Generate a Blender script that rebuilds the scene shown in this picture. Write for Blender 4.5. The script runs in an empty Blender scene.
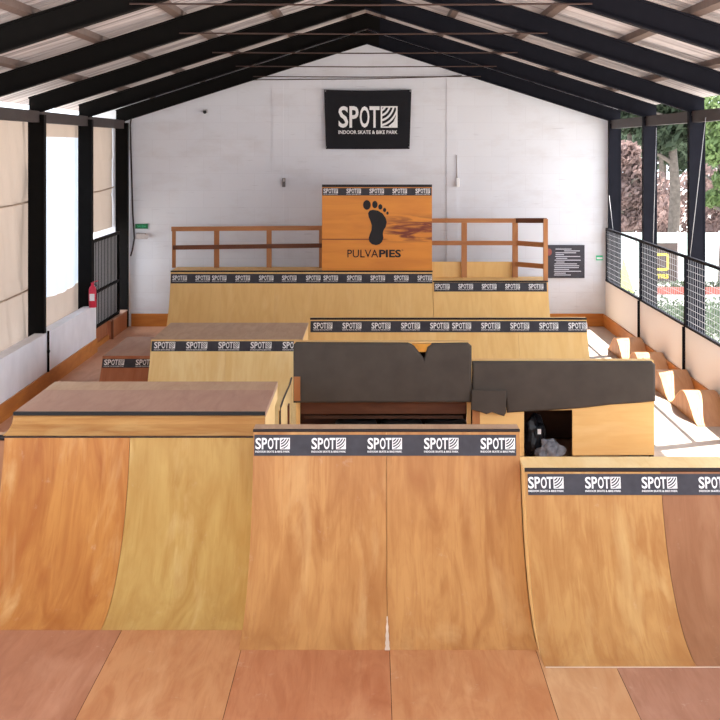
import bpy, bmesh, math, random
from mathutils import Vector, Matrix, noise
random.seed(7)
R = math.radians
S = bpy.context.scene
COL = S.collection

# ------------------------------------------------------------ camera, sky, sun, exposure
FPX = 1600.0                      # focal length in pixels of the 720 px frame
CX, CY, EYE = 373.0, 147.0, 4.23  # optical axis in the frame, eye height
cd = bpy.data.cameras.new('camera'); cam = bpy.data.objects.new('camera', cd); COL.objects.link(cam)
cd.sensor_width = 36; cd.lens = 36*FPX/720
cd.shift_x = (360-CX)/720; cd.shift_y = (CY-360)/720
cd.clip_end = 500
cam.location = (0, 0, EYE); cam.rotation_euler = (R(90), 0, 0)
S.camera = cam
w = bpy.data.worlds.new('sky'); S.world = w; w.use_nodes = True
bg = w.node_tree.nodes['Background']
bg.inputs[0].default_value = (0.80, 0.89, 1.0, 1); bg.inputs[1].default_value = 1.55
sl = bpy.data.lights.new('sun', 'SUN'); sun = bpy.data.objects.new('sun', sl); COL.objects.link(sun)
sl.energy = 9.0; sl.angle = R(0.53); sl.color = (1.0, .95, .87)
SUN_DIR = Vector((-.385, -.20, -1.0))
sun.rotation_euler = SUN_DIR.to_track_quat('-Z', 'Y').to_euler(); sun.location = (20, 40, 30)
S.view_settings.view_transform = 'Standard'; S.view_settings.look = 'None'
S.view_settings.gamma = 1; S.view_settings.use_curve_mapping = False
S.view_settings.exposure = 1.33

# ------------------------------------------------------------ materials
def lin(c):
    f = lambda v: v/12.92 if v <= .04045 else ((v+.055)/1.055)**2.4
    return tuple(f(x/255) for x in c) + (1,)
def new_mat(name):
    m = bpy.data.materials.new(name); m.use_nodes = True
    return m, m.node_tree.nodes, m.node_tree.links, m.node_tree.nodes['Principled BSDF']
def plain(name, c, rough=.6, metal=0, var=.12, scale=6, bump=0, spec=.3):
    m, n, l, b = new_mat(name)
    b.inputs['Roughness'].default_value = rough; b.inputs['Metallic'].default_value = metal
    b.inputs['Specular IOR Level'].default_value = spec
    tc = n.new('ShaderNodeTexCoord'); nz = n.new('ShaderNodeTexNoise')
    nz.inputs['Scale'].default_value = scale; nz.inputs['Detail'].default_value = 5
    l.new(tc.outputs['Object'], nz.inputs['Vector'])
    r = n.new('ShaderNodeValToRGB'); c0 = lin(c)
    r.color_ramp.elements[0].position = .3; r.color_ramp.elements[1].position = .7
    r.color_ramp.elements[0].color = tuple(x*(1-var) for x in c0[:3])+(1,)
    r.color_ramp.elements[1].color = tuple(min(1, x*(1+var)) for x in c0[:3])+(1,)
    l.new(nz.outputs['Fac'], r.inputs[0]); l.new(r.outputs[0], b.inputs['Base Color'])
    if bump:
        bp = n.new('ShaderNodeBump'); bp.inputs['Strength'].default_value = bump; bp.inputs['Distance'].default_value = .02
        l.new(nz.outputs['Fac'], bp.inputs['Height']); l.new(bp.outputs[0], b.inputs['Normal'])
    return m
def wood(name, base, dark, pale=None, rough=.5, amount=1.0, scuff=.25):
    """plywood: grain runs along UV v, soft stains, pale worn marks"""
    m, n, l, b = new_mat(name)
    b.inputs['Roughness'].default_value = rough; b.inputs['Specular IOR Level'].default_value = .25
    uv = n.new('ShaderNodeUVMap'); oi = n.new('ShaderNodeObjectInfo')
    off = n.new('ShaderNodeVectorMath'); off.operation = 'MULTIPLY_ADD'
    cmb = n.new('ShaderNodeCombineXYZ')
    for i in range(3): l.new(oi.outputs['Random'], cmb.inputs[i])
    l.new(cmb.outputs[0], off.inputs[0]); off.inputs[1].default_value = (37, 53, 91); l.new(uv.outputs[0], off.inputs[2])
    def nz(sc, detail, dist, rgh=.55):
        mp = n.new('ShaderNodeMapping'); mp.inputs['Scale'].default_value = sc
        l.new(off.outputs[0], mp.inputs[0])
        t = n.new('ShaderNodeTexNoise'); t.inputs['Scale'].default_value = 1
        t.inputs['Detail'].default_value = detail; t.inputs['Distortion'].default_value = dist; t.inputs['Roughness'].default_value = rgh
        l.new(mp.outputs[0], t.inputs['Vector']); return t.outputs['Fac']
    def mix(fac, a, c):
        x = n.new('ShaderNodeMix'); x.data_type = 'RGBA'
        l.new(fac, x.inputs[0])
        if isinstance(a, tuple): x.inputs[6].default_value = a
        else: l.new(a, x.inputs[6])
        x.inputs[7].default_value = c; return x.outputs[2]
    def rng(v, a, c, lo, hi):
        x = n.new('ShaderNodeMapRange'); x.inputs[1].default_value = a; x.inputs[2].default_value = c
        x.inputs[3].default_value = lo; x.inputs[4].default_value = hi; l.new(v, x.inputs[0]); return x.outputs[0]
    c = mix(rng(nz((5, .9, 1), 4, 1.2), .42, .72, 0, .75*amount), lin(base), lin(dark))       # broad cathedral grain
    c = mix(rng(nz((2.2, .6, 1), 5, .5), .45, .72, 0, .55*amount), c, lin(dark))              # blotches
    c = mix(rng(nz((42, 2.2, 1), 3, .6), .5, .8, 0, .45*amount), c, lin(dark))                # fine grain
    c = mix(rng(nz((3.2, .7, 1), 6, .5), .55, .75, 0, .5*amount), c, lin(pale or tuple(min(255, x+22) for x in base)))
    if scuff: c = mix(rng(nz((5.5, 3.5, 3), 8, .3, .75), .62, .74, 0, scuff), c, lin((205, 185, 165)))
    l.new(c, b.inputs['Base Color'])
    bp = n.new('ShaderNodeBump'); bp.inputs['Strength'].default_value = .06; bp.inputs['Distance'].default_value = .01
    l.new(nz((42, 2.2, 1), 3, .6), bp.inputs['Height']); l.new(bp.outputs[0], b.inputs['Normal'])
    return m
def translucent(name, c, fac, streak=None):
    m, n, l, b = new_mat(name)
    b.inputs['Base Color'].default_value = lin(c); b.inputs['Roughness'].default_value = .7; b.inputs['Specular IOR Level'].default_value = .1
    t = n.new('ShaderNodeBsdfTranslucent'); t.inputs[0].default_value = lin(c)
    mx = n.new('ShaderNodeMixShader'); mx.inputs[0].default_value = fac
    l.new(b.outputs[0], mx.inputs[1]); l.new(t.outputs[0], mx.inputs[2])
    l.new(mx.outputs[0], n['Material Output'].inputs[0])
    if streak:
        tc = n.new('ShaderNodeTexCoord'); mp = n.new('ShaderNodeMapping'); mp.inputs['Scale'].default_value = streak
        nz = n.new('ShaderNodeTexNoise'); nz.inputs['Scale'].default_value = 1; nz.inputs['Detail'].default_value = 4
        l.new(tc.outputs['Object'], mp.inputs[0]); l.new(mp.outputs[0], nz.inputs['Vector'])
        r = n.new('ShaderNodeValToRGB'); r.color_ramp.elements[0].position = .36; r.color_ramp.elements[1].position = .6
        r.color_ramp.elements[0].color = tuple(x*.5 for x in lin(c)[:3])+(1,); r.color_ramp.elements[1].color = lin(c)
        l.new(nz.outputs['Fac'], r.inputs[0]); l.new(r.outputs[0], b.inputs['Base Color'])
    return m
def block_wall(name):
    m, n, l, b = new_mat(name)
    b.inputs['Roughness'].default_value = .75; b.inputs['Specular IOR Level'].default_value = .2
    uv = n.new('ShaderNodeUVMap')
    br = n.new('ShaderNodeTexBrick'); br.inputs['Scale'].default_value = 1
    br.inputs['Brick Width'].default_value = .8; br.inputs['Row Height'].default_value = .4
    br.inputs['Mortar Size'].default_value = .006; br.inputs['Mortar Smooth'].default_value = .6
    br.inputs['Color1'].default_value = lin((222, 222, 228)); br.inputs['Color2'].default_value = lin((219, 219, 225))
    br.inputs['Mortar'].default_value = lin((214, 213, 219))
    l.new(uv.outputs[0], br.inputs['Vector'])
    mp = n.new('ShaderNodeMapping'); mp.inputs['Scale'].default_value = (.6, 1.4, 1); l.new(uv.outputs[0], mp.inputs[0])
    nz = n.new('ShaderNodeTexNoise'); nz.inputs['Scale'].default_value = 1.1; nz.inputs['Detail'].default_value = 9; nz.inputs['Roughness'].default_value = .65
    l.new(mp.outputs[0], nz.inputs['Vector'])
    mr = n.new('ShaderNodeMapRange'); mr.inputs[1].default_value = .5; mr.inputs[2].default_value = .75; mr.inputs[3].default_value = 0; mr.inputs[4].default_value = .5
    l.new(nz.outputs['Fac'], mr.inputs[0])
    mx = n.new('ShaderNodeMix'); mx.data_type = 'RGBA'; l.new(mr.outputs[0], mx.inputs[0]); l.new(br.outputs['Color'], mx.inputs[6])
    mx.inputs[7].default_value = lin((196, 188, 188)); 
    n2 = n.new('ShaderNodeTexNoise'); n2.inputs['Scale'].default_value = 1; n2.inputs['Detail'].default_value = 6
    mp2 = n.new('ShaderNodeMapping'); mp2.inputs['Scale'].default_value = (1.5, 14, 1); l.new(uv.outputs[0], mp2.inputs[0]); l.new(mp2.outputs[0], n2.inputs['Vector'])
    m3 = n.new('ShaderNodeMapRange'); m3.inputs[1].default_value = .66; m3.inputs[2].default_value = .72; m3.inputs[3].default_value = 0; m3.inputs[4].default_value = .3
    l.new(n2.outputs['Fac'], m3.inputs[0])
    mx2 = n.new('ShaderNodeMix'); mx2.data_type = 'RGBA'; l.new(m3.outputs[0], mx2.inputs[0]); l.new(mx.outputs[2], mx2.inputs[6]); mx2.inputs[7].default_value = lin((170, 165, 172))
    l.new(mx2.outputs[2], b.inputs['Base Color'])
    bp = n.new('ShaderNodeBump'); bp.inputs['Strength'].default_value = .12; bp.inputs['Distance'].default_value = .02
    l.new(br.outputs['Fac'], bp.inputs['Height']); bp.invert = True; l.new(bp.outputs[0], b.inputs['Normal'])
    return m
def painted_sign(name):
    """orange varnished board with dark red flame-like figure on the right and a line across"""
    m, n, l, b = new_mat(name)
    b.inputs['Roughness'].default_value = .45
    uv = n.new('ShaderNodeUVMap'); sp = n.new('ShaderNodeSeparateXYZ'); l.new(uv.outputs[0], sp.inputs[0])
    def nz(sc, d, dist):
        mp = n.new('ShaderNodeMapping'); mp.inputs['Scale'].default_value = sc; l.new(uv.outputs[0], mp.inputs[0])
        t = n.new('ShaderNodeTexNoise'); t.inputs['Scale'].default_value = 1; t.inputs['Detail'].default_value = d; t.inputs['Distortion'].default_value = dist
        l.new(mp.outputs[0], t.inputs['Vector']); return t.outputs['Fac']
    def rng(v, a, c, lo, hi):
        x = n.new('ShaderNodeMapRange'); x.inputs[1].default_value = a; x.inputs[2].default_value = c
        x.inputs[3].default_value = lo; x.inputs[4].default_value = hi; l.new(v, x.inputs[0]); return x.outputs[0]
    def mul(a, c):
        x = n.new('ShaderNodeMath'); x.operation = 'MULTIPLY'; l.new(a, x.inputs[0]); l.new(c, x.inputs[1]); return x.outputs[0]
    def mix(f, a, c):
        x = n.new('ShaderNodeMix'); x.data_type = 'RGBA'; l.new(f, x.inputs[0])
        if isinstance(a, tuple): x.inputs[6].default_value = a
        else: l.new(a, x.inputs[6])
        x.inputs[7].default_value = c; return x.outputs[2]
    c = mix(rng(nz((.7, 5, 1), 4, .8), .4, .7, 0, .6), lin((224, 142, 44)), lin((202, 116, 30)))
    top = rng(sp.outputs[1], 2.75, 2.5, 0, 1); bot = rng(sp.outputs[1], 2.05, 2.2, 0, 1); side = rng(sp.outputs[0], .15, .5, 0, 1)
    mask = mul(mul(top, bot), side)
    c = mix(mul(mask, rng(nz((.75, 6.5, 1), 5, 2.2), .40, .54, 0, .95)), c, lin((112, 36, 14)))
    line = mul(rng(sp.outputs[1], 2.13, 2.145, 0, 1), rng(sp.outputs[1], 2.175, 2.155, 0, 1))
    c = mix(mul(line, rng(sp.outputs[0], .35, .2, 0, .9)), c, lin((130, 52, 14)))
    l.new(c, b.inputs['Base Color'])
    return m
def leafy(name, c, var=.35):
    m, n, l, b = new_mat(name)
    b.inputs['Roughness'].default_value = .6; b.inputs['Specular IOR Level'].default_value = .2
    tc = n.new('ShaderNodeTexCoord'); nz = n.new('ShaderNodeTexNoise'); nz.inputs['Scale'].default_value = 1.3; nz.inputs['Detail'].default_value = 4
    l.new(tc.outputs['Object'], nz.inputs['Vector'])
    r = n.new('ShaderNodeValToRGB'); c0 = lin(c); r.color_ramp.elements[0].position = .35; r.color_ramp.elements[1].position = .65
    r.color_ramp.elements[0].color = tuple(x*(1-var) for x in c0[:3])+(1,); r.color_ramp.elements[1].color = tuple(min(1, x*(1+var)) for x in c0[:3])+(1,)
    l.new(nz.outputs['Fac'], r.inputs[0]); l.new(r.outputs[0], b.inputs['Base Color'])
    t = n.new('ShaderNodeBsdfTranslucent'); l.new(r.outputs[0], t.inputs[0])
    mx = n.new('ShaderNodeMixShader'); mx.inputs[0].default_value = .4
    l.new(b.outputs[0], mx.inputs[1]); l.new(t.outputs[0], mx.inputs[2]); l.new(mx.outputs[0], n['Material Output'].inputs[0])
    return m

M = dict(
    orange=wood('orange_plywood', (186, 126, 64), (158, 92, 42), (214, 172, 116), amount=1.3),
    yellow=wood('yellow_plywood', (188, 152, 88), (166, 122, 62), (212, 182, 128), amount=1.2),
    tan=wood('tan_plywood', (190, 138, 83), (160, 104, 58), (210, 168, 114), amount=1.25),
    gold=wood('gold_plywood', (187, 140, 84), (158, 104, 56), (212, 176, 118), amount=1.25),
    redbrown=wood('red_brown_plywood', (178, 114, 80), (152, 88, 58), (190, 134, 102)),
    pale=wood('pale_plywood', (240, 198, 130), (224, 172, 104), (248, 216, 158), amount=.7, scuff=.1),
    paler=wood('blond_plywood', (248, 218, 156), (230, 186, 116), (252, 232, 182), amount=.8, scuff=.1),
    deck=wood('worn_deck_board', (196, 164, 134), (174, 136, 108), (208, 184, 154), scuff=.4),
    umber=wood('umber_plywood', (154, 106, 74), (130, 84, 54), (176, 132, 98)),
    deckpink=wood('pinkish_deck_board', (184, 146, 126), (164, 124, 104), (184, 150, 130), scuff=.35),
    floor_red=wood('reddish_floor_board', (170, 114, 84), (148, 92, 64), (196, 146, 116), scuff=.35),
    floor_orange=wood('orange_floor_board', (188, 132, 88), (164, 100, 60), (212, 164, 118), scuff=.4),
    floor_rust=wood('rust_floor_board', (180, 118, 80), (154, 86, 52), (208, 154, 110), scuff=.35),
    floor_tan=wood('tan_floor_board', (192, 146, 104), (172, 118, 76), (218, 180, 136), scuff=.4),
    floor_brown=wood('brown_floor_board', (164, 116, 92), (142, 94, 70), (196, 152, 126), scuff=.45),
    floor_left=wood('walkway_board', (222, 172, 140), (202, 148, 116), (192, 150, 122), scuff=.3),
    floor_grey=wood('grey_walkway_board', (196, 182, 172), (176, 160, 148), (214, 204, 198), scuff=.3),
    roller=wood('roller_plywood', (218, 168, 126), (196, 140, 98), (226, 186, 150)),
    rail=wood('rail_timber', (186, 128, 82), (156, 96, 56), (200, 148, 104), scuff=0),
    skirting=wood('skirting_board', (206, 134, 62), (174, 100, 42), (216, 152, 84), scuff=.1),
    beam=wood('dark_red_timber', (118, 72, 48), (90, 50, 32), (140, 80, 52), scuff=0),
    sign=painted_sign('painted_sign_board'),
    steel_l=plain('black_painted_steel', (18, 16, 15), .75, spec=.08),
    steel_r=plain('sky_tinted_black_steel', (26, 26, 33), .75, spec=.08),  # same black steel, cool sky tint of the right side put into its colour
    purlin=plain('brown_purlin_steel', (104, 88, 82), .6),
    eave=plain('brown_eave_steel', (62, 52, 50), .6),
    wire=plain('galvanised_wire', (150, 150, 154), .5),
    rod=plain('brown_steel_rod', (70, 54, 50), .5),
    coping=plain('dark_steel_coping', (44, 38, 38), .4, .3),
    band=plain('charcoal_sticker_band', (60, 58, 64), .6, var=.18, scale=9),
    white=plain('white_print', (236, 234, 234), .6, var=.03),
    black=plain('black_print', (34, 32, 34), .6),
    roof=translucent('corrugated_roof_sheet', (192, 182, 180), .015, (.35, 7, .35)),
    wall=block_wall('white_painted_block_wall'),
    plaster=plain('white_plaster', (240, 240, 246), .8, var=.05, scale=2.5, bump=.15),
    panel=translucent('cream_panel', (240, 234, 230), .09),
    tarp=translucent('beige_tarpaulin', (200, 180, 164), .16),
    plastic=translucent('milky_plastic_sheet', (222, 232, 246), .27),
    cloth=plain('black_banner_cloth', (26, 25, 30), .85, var=.1),
    foam=plain('charcoal_foam_pad', (78, 71, 65), .85, var=.12, scale=3.5, bump=.12, spec=.15),
    foam_in=plain('yellow_foam', (216, 150, 66), .9, var=.2, scale=10),
    rubber=plain('black_rubber', (24, 23, 24), .6),
    bag=plain('black_plastic_bag', (26, 27, 32), .3, scale=8),
    clear=plain('grey_plastic_wrap', (122, 124, 132), .2, var=.3, scale=12),
    dark=plain('unlit_board', (70, 46, 34), .9),  # shade of the hollow under the barriers put into the board colour
    filler=plain('pale_filler', (206, 184, 164), .7),
    seam=plain('tarpaulin_seam', (176, 152, 132), .8),
    red=plain('red_enamel', (206, 42, 66), .35),
    green=plain('green_sign', (22, 106, 62), .5, var=.05),
    mint=plain('mint_green_sign', (70, 190, 140), .5, var=.05),
    info=plain('charcoal_sign', (62, 60, 68), .55),
    text=plain('pale_print', (196, 196, 206), .6, var=.05),
    grey=plain('grey_plastic', (176, 166, 164), .5),
    yellowp=plain('yellow_print', (236, 206, 70), .5),
    signbrown=plain('brown_sign_board', (74, 62, 58), .6),
    bark=plain('tree_bark', (84, 76, 70), .9, var=.3, scale=8, bump=.4),
    pine=leafy('dark_green_leaves', (58, 68, 52)),
    leaf=leafy('fresh_green_leaves', (104, 122, 78)),
    pink=leafy('pinkish_dry_leaves', (122, 102, 98)),
    hedge=leafy('hedge_leaves', (82, 94, 76)),
    lime=plain('lime_cloth', (206, 222, 110), .8),
    pave=plain('pale_concrete', (196, 194, 190), .9, var=.06, scale=.4),
    glass=None, cyan=plain('pale_green_fence_panel', (206, 226, 220), .5, var=.04),
    planter=plain('red_planter', (150, 84, 76), .7),
)
gm, gn, gl, gb = new_mat('pale_window_glass')
gb.inputs['Base Color'].default_value = lin((214, 232, 226)); gb.inputs['Roughness'].default_value = .08
gb.inputs['Alpha'].default_value = .35
M['glass'] = gm

# ------------------------------------------------------------ mesh helpers (world metres)
def box(bm, x0, x1, y0, y1, z0, z1, bevel=0):
    v = [bm.verts.new(p) for p in ((x0,y0,z0),(x1,y0,z0),(x1,y1,z0),(x0,y1,z0),(x0,y0,z1),(x1,y0,z1),(x1,y1,z1),(x0,y1,z1))]
    f = [bm.faces.new([v[i] for i in q]) for q in ((3,2,1,0),(4,5,6,7),(0,1,5,4),(1,2,6,5),(2,3,7,6),(3,0,4,7))]
    if bevel:
        es = list({e for q in f for e in q.edges})
        bmesh.ops.bevel(bm, geom=es, offset=bevel, segments=3, affect='EDGES', profile=.5)
def bar(bm, a, b, wx, wy, up=(0,0,1)):
    """rectangular bar between two points"""
    a, b = Vector(a), Vector(b); d = (b-a).normalized(); u = Vector(up)
    if abs(d.dot(u)) > .99: u = Vector((0,1,0))
    s = d.cross(u).normalized(); t = s.cross(d)
    c = [(-1,-1),(1,-1),(1,1),(-1,1)]
    A = [bm.verts.new(a + s*wx/2*i + t*wy/2*j) for i, j in c]; B = [bm.verts.new(b + s*wx/2*i + t*wy/2*j) for i, j in c]
    for i in range(4): bm.faces.new((A[i], A[(i+1)%4], B[(i+1)%4], B[i]))
    bm.faces.new(A[::-1]); bm.faces.new(B)
def tube(bm, pts, r, n=8, cap=True):
    pts = [Vector(p) for p in pts]; rings = []
    rs = r if isinstance(r, (list, tuple)) else [r]*len(pts)
    for i, p in enumerate(pts):
        d = (pts[min(i+1, len(pts)-1)] - pts[max(i-1, 0)]).normalized()
        u = Vector((0,0,1)) if abs(d.z) < .9 else Vector((0,1,0))
        s = d.cross(u).normalized(); t = s.cross(d)
        rings.append([bm.verts.new(p + (s*math.cos(2*math.pi*k/n) + t*math.sin(2*math.pi*k/n))*rs[i]) for k in range(n)])
    for A, B in zip(rings, rings[1:]):
        for k in range(n): bm.faces.new((A[k], A[(k+1)%n], B[(k+1)%n], B[k])).smooth = True
    if cap: bm.faces.new(rings[0][::-1]); bm.faces.new(rings[-1])
def prism(bm, poly, axis, a, b):
    """extrude a 2D polygon along an axis: 'x' polygon is (y,z), 'y' polygon is (x,z), 'z' polygon is (x,y)"""
    P = {'x': lambda p, h: (h, p[0], p[1]), 'y': lambda p, h: (p[0], h, p[1]), 'z': lambda p, h: (p[0], p[1], h)}[axis]
    A = [bm.verts.new(P(p, a)) for p in poly]; B = [bm.verts.new(P(p, b)) for p in poly]
    n = len(poly)
    for i in range(n): bm.faces.new((A[i], A[(i+1)%n], B[(i+1)%n], B[i]))
    bm.faces.new(A[::-1]); bm.faces.new(B)
    return A, B
def auto_uv(bm, swap=False):
    uv = bm.loops.layers.uv.verify()
    bm.normal_update()
    for f in bm.faces:
        n = f.normal; k = max(range(3), key=lambda i: abs(n[i]))
        for lp in f.loops:
            c = lp.vert.co
            q = ((c.y, c.z), (c.x, c.z), (c.x, c.y))[k]
            lp[uv].uv = (q[1], q[0]) if swap else q
def sharpen(bm, deg=35):
    bm.normal_update()
    for e in bm.edges:
        if len(e.link_faces) == 2 and e.calc_face_angle(0) > R(deg): e.smooth = False
def finish(name, bm, mats, origin=(0,0,0), parent=None, uv=True, swap=False, smooth=False, recalc=True):
    if recalc: bmesh.ops.recalc_face_normals(bm, faces=bm.faces[:])
    sharpen(bm)
    if uv: auto_uv(bm, swap)
    o = Vector(origin)
    if o.length: bmesh.ops.translate(bm, verts=bm.verts[:], vec=-o)
    if smooth:
        for f in bm.faces: f.smooth = True
    me = bpy.data.meshes.new(name); bm.to_mesh(me); bm.free()
    for m in (mats if isinstance(mats, (list, tuple)) else [mats]): me.materials.append(m)
    ob = bpy.data.objects.new(name, me); COL.objects.link(ob)
    if parent: ob.parent = parent
    else: ob.location = o
    return ob
def tag(o, label, cat, group=None, kind=None):
    o['label'] = label; o['category'] = cat
    if group: o['group'] = group
    if kind: o['kind'] = kind
    return o
class Thing:
    """an Empty at the thing's base that parents its parts; shapes are given in world metres"""
    def __init__(s, name, loc, label, cat, group=None):
        s.loc = Vector(loc); s.e = bpy.data.objects.new(name, None); COL.objects.link(s.e)
        s.e.location = s.loc; s.e.empty_display_size = .2; tag(s.e, label, cat, group)
    def part(s, name, bm, mat, parent=None, **k):
        return finish(name, bm, mat, s.loc, parent or s.e, **k)
    def boxp(s, name, dims, mat, parent=None, bevel=0, **k):
        bm = bmesh.new(); box(bm, *dims, bevel=bevel); return s.part(name, bm, mat, parent, **k)
def structure(name, bm, mats, **k):
    o = finish(name, bm, mats, **k); o['kind'] = 'structure'; return o
def single(name, bm, mat, origin, label, cat, group=None, **k):
    return tag(finish(name, bm, mat, origin, **k), label, cat, group)

# ------------------------------------------------------------ lettering and the park's logo
def text_bm(body, width=None, height=None, bold=0, thick=.004, align='LEFT'):
    c = bpy.data.curves.new('lettering', 'FONT'); c.body = body; c.size = 1; c.offset = bold; c.resolution_u = 3
    o = bpy.data.objects.new('lettering', c); COL.objects.link(o)
    bpy.context.view_layer.update()
    me = bpy.data.meshes.new_from_object(o.evaluated_get(bpy.context.evaluated_depsgraph_get()))
    bm = bmesh.new(); bm.from_mesh(me)
    bpy.data.objects.remove(o); bpy.data.curves.remove(c); bpy.data.meshes.remove(me)
    xs = [v.co.x for v in bm.verts]; ys = [v.co.y for v in bm.verts]
    x0, x1, y0, y1 = min(xs), max(xs), min(ys), max(ys)
    sy = height/(y1-y0) if height else None; sx = width/(x1-x0) if width else sy
    sy = sy or sx
    for v in bm.verts: v.co = Vector(((v.co.x-x0)*sx, (v.co.y-y0)*sy, 0))
    return bm
def add_mesh(bm, other, mat4):
    me = bpy.data.meshes.new('tmp'); other.to_mesh(me); other.free()
    me.transform(mat4); bm.from_mesh(me); bpy.data.meshes.remove(me)
def poly(bm, pts, z=0):
    vs = [bm.verts.new((x, y, z)) for x, y in pts]; return bm.faces.new(vs)
def logo_bm(tagline=True):
    """unit-wide logo, base at y=0: SPOT, square of curved stripes, tagline"""
    bm = bmesh.new(); y0 = .095 if tagline else 0; H = .325
    for i, ch in enumerate('SPOT'):
        wd = (.165, .155, .165, .17)[i]; x = (0, .185, .36, .525)[i]
        add_mesh(bm, text_bm(ch, wd, H, .02), Matrix.Translation((x, y0, 0)))
    bx, bw = .715, .285
    def P(u, v): return (bx+bw*u, y0+H*v)
    for a, b, c, d in ((0,0,.09,1), (.91,0,1,1), (0,0,1,.06), (0,.94,1,1)):
        poly(bm, [P(a,b), P(c,b), P(c,d), P(a,d)])
    for r in (.40, .62, .84, 1.06, 1.26):
        prev = None
        for k in range(41):
            t = -math.pi/2 + math.pi/2*k/40*1.1
            pi = (-.12 + r*math.cos(t)*1.05, 1.22 + r*math.sin(t)); po = (-.12 + (r+.1)*math.cos(t)*1.05, 1.22 + (r+.1)*math.sin(t))
            ok = all(.0 <= q[0] <= 1 and .0 <= q[1] <= 1 for q in (pi, po))
            if ok and prev: poly(bm, [P(*prev[0]), P(*prev[1]), P(*po), P(*pi)])
            prev = (pi, po) if ok else None
    poly(bm, [P(.93, .06), P(.93, .6), P(.66, .06)])
    if tagline: add_mesh(bm, text_bm('INDOOR SKATE & BIKE PARK', 1.0, .055, .02), Matrix.Translation((0, .0, 0)))
    return bm
def flat_mesh(name, bm, mat):
    auto_uv(bm); me = bpy.data.meshes.new(name); bm.to_mesh(me); bm.free(); me.materials.append(mat); return me
LOGO = flat_mesh('logo', logo_bm(), M['white'])
def put_logo(parent, root_loc, pos, theta, width, name='logo'):
    o = bpy.data.objects.new(name, LOGO); COL.objects.link(o); o.parent = parent
    o.location = Vector(pos) - root_loc; o.rotation_euler = (theta, 0, 0); o.scale = (width, width*1.0, width)
    return o
def PX(x, Y): return (x-CX)*Y/FPX            # frame column -> metres at distance Y
def PZ(y, Y): return EYE - (y-CY)*Y/FPX      # frame row -> metres at distance Y

# ------------------------------------------------------------ setting: floor, walls, roof
XL, XR, XC = -5.72, 5.47, -.14
YF, YE = -4.0, 37.75
def floor():
    bm = bmesh.new(); uv = bm.loops.layers.uv.verify(); mats = []
    def patch(x0, x1, y0, y1, m, z=0.0):
        if M[m] not in mats: mats.append(M[m])
        v = [bm.verts.new(p) for p in ((x0,y0,z),(x1,y0,z),(x1,y1,z),(x0,y1,z))]
        f = bm.faces.new(v); f.material_index = mats.index(M[m])
        ox, oy = random.uniform(0, 9), random.uniform(0, 9)
        for lp in f.loops: lp[uv].uv = (lp.vert.co.x+ox, lp.vert.co.y+oy)
    xs = [-5.9, -4.6, -3.42, -2.2, -1.11, .14, 1.37, 1.98, 3.2, 4.4, 5.6]
    ms = ['floor_red', 'floor_red', 'floor_red', 'floor_orange', 'floor_rust', 'floor_orange', 'floor_tan', 'floor_brown', 'floor_brown', 'floor_tan']
    g = .0022
    for k, (a, b) in enumerate(zip(xs, xs[1:])):
        patch(a+g, b-g, 10.9, 15.6, ms[k])
        patch(a+g, b-g, 8.4, 10.897, ms[(k+3) % 10]); patch(a+g, b-g, YF, 8.397, ms[(k+5) % 10])
    for k in range(9):
        y = 15.603 + k*2.48
        patch(-5.9, -3.2, y+g, y+2.48, 'floor_left'); patch(-3.197, 3.5, y+g, y+2.48, 'floor_left'); patch(3.503, 5.6, y+g, y+2.48, 'floor_grey')
    v = [bm.verts.new(p) for p in ((-5.9,YF,-.02),(5.6,YF,-.02),(5.6,38,-.02),(-5.9,38,-.02),(-5.9,YF,-.2),(5.6,YF,-.2),(5.6,38,-.2),(-5.9,38,-.2))]
    mats.append(M['dark'])
    for q in ((0,1,2,3),(7,6,5,4),(0,1,5,4),(1,2,6,5),(2,3,7,6),(3,0,4,7)): bm.faces.new([v[i] for i in q]).material_index = len(mats)-1
    structure('floor', bm, mats, uv=False, recalc=False)
floor()
RZ0, SLOPE = 6.648, .318           # rafter underside at the ridge, pitch
def rz(x): return RZ0 - SLOPE*abs(x-XC)
# end wall with gable
bm = bmesh.new()
top = .43
prism(bm, [(-6.58, -.2), (5.78, -.2), (5.78, rz(5.78)+top), (XC, RZ0+top), (-6.58, rz(-6.58)+top)], 'y', YE, YE+.2)
structure('wall_back', bm, M['wall'])
for i, (xp, wd) in enumerate(((278, .16), (452, .16))):
    x = PX(xp, YE); bm = bmesh.new(); box(bm, x-wd/2-.05, x+wd/2+.05, YE-.02, YE, 0, rz(x)+.3)
    structure('trim_%d' % (i+1), bm, M['wall'])
bm = bmesh.new(); box(bm, -5.7, XR-.03, YE-.05, YE, 0, .3); structure('baseboard_back', bm, M['skirting'], swap=True)
# left low wall, in lengths between the posts, and its skirting
FY = [37.56 - 4.75*k for k in range(5)]
bm = bmesh.new()
for a, b in ((FY[2]+.12, 33.05), (FY[3]+.1, FY[2]-.02), (10.0, FY[3]-.04)): box(bm, XL-.2, XL, a, b, .0, .97)
structure('wall_left', bm, M['plaster'])
bm = bmesh.new(); box(bm, XL-.12, XL-.08, 33.05, FY[0]-.2, 0, .1); box(bm, XL, XL+.03, 10, 33.05, 0, .28)
structure('baseboard_left', bm, M['skirting'], swap=True)
# right low wall of cream panels and its skirting
bm = bmesh.new(); edges = [10.0] + [FY[k] for k in (3, 2, 1)] + [37.7]
for a, b in zip(edges, edges[1:]): box(bm, XR, XR+.04, a+.03, b-.03, .0, 1.08)
structure('wall_right', bm, M['panel'])
bm = bmesh.new()
for k in (3, 2, 1): box(bm, XR-.045, XR-.001, FY[k]-.03, FY[k]+.03, 0, 1.08)
structure('trim_3', bm, M['steel_r'])
bm = bmesh.new(); box(bm, XR-.04, XR, 10, 37.7, 0, .28); structure('baseboard_right', bm, M['skirting'], swap=True)
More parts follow.
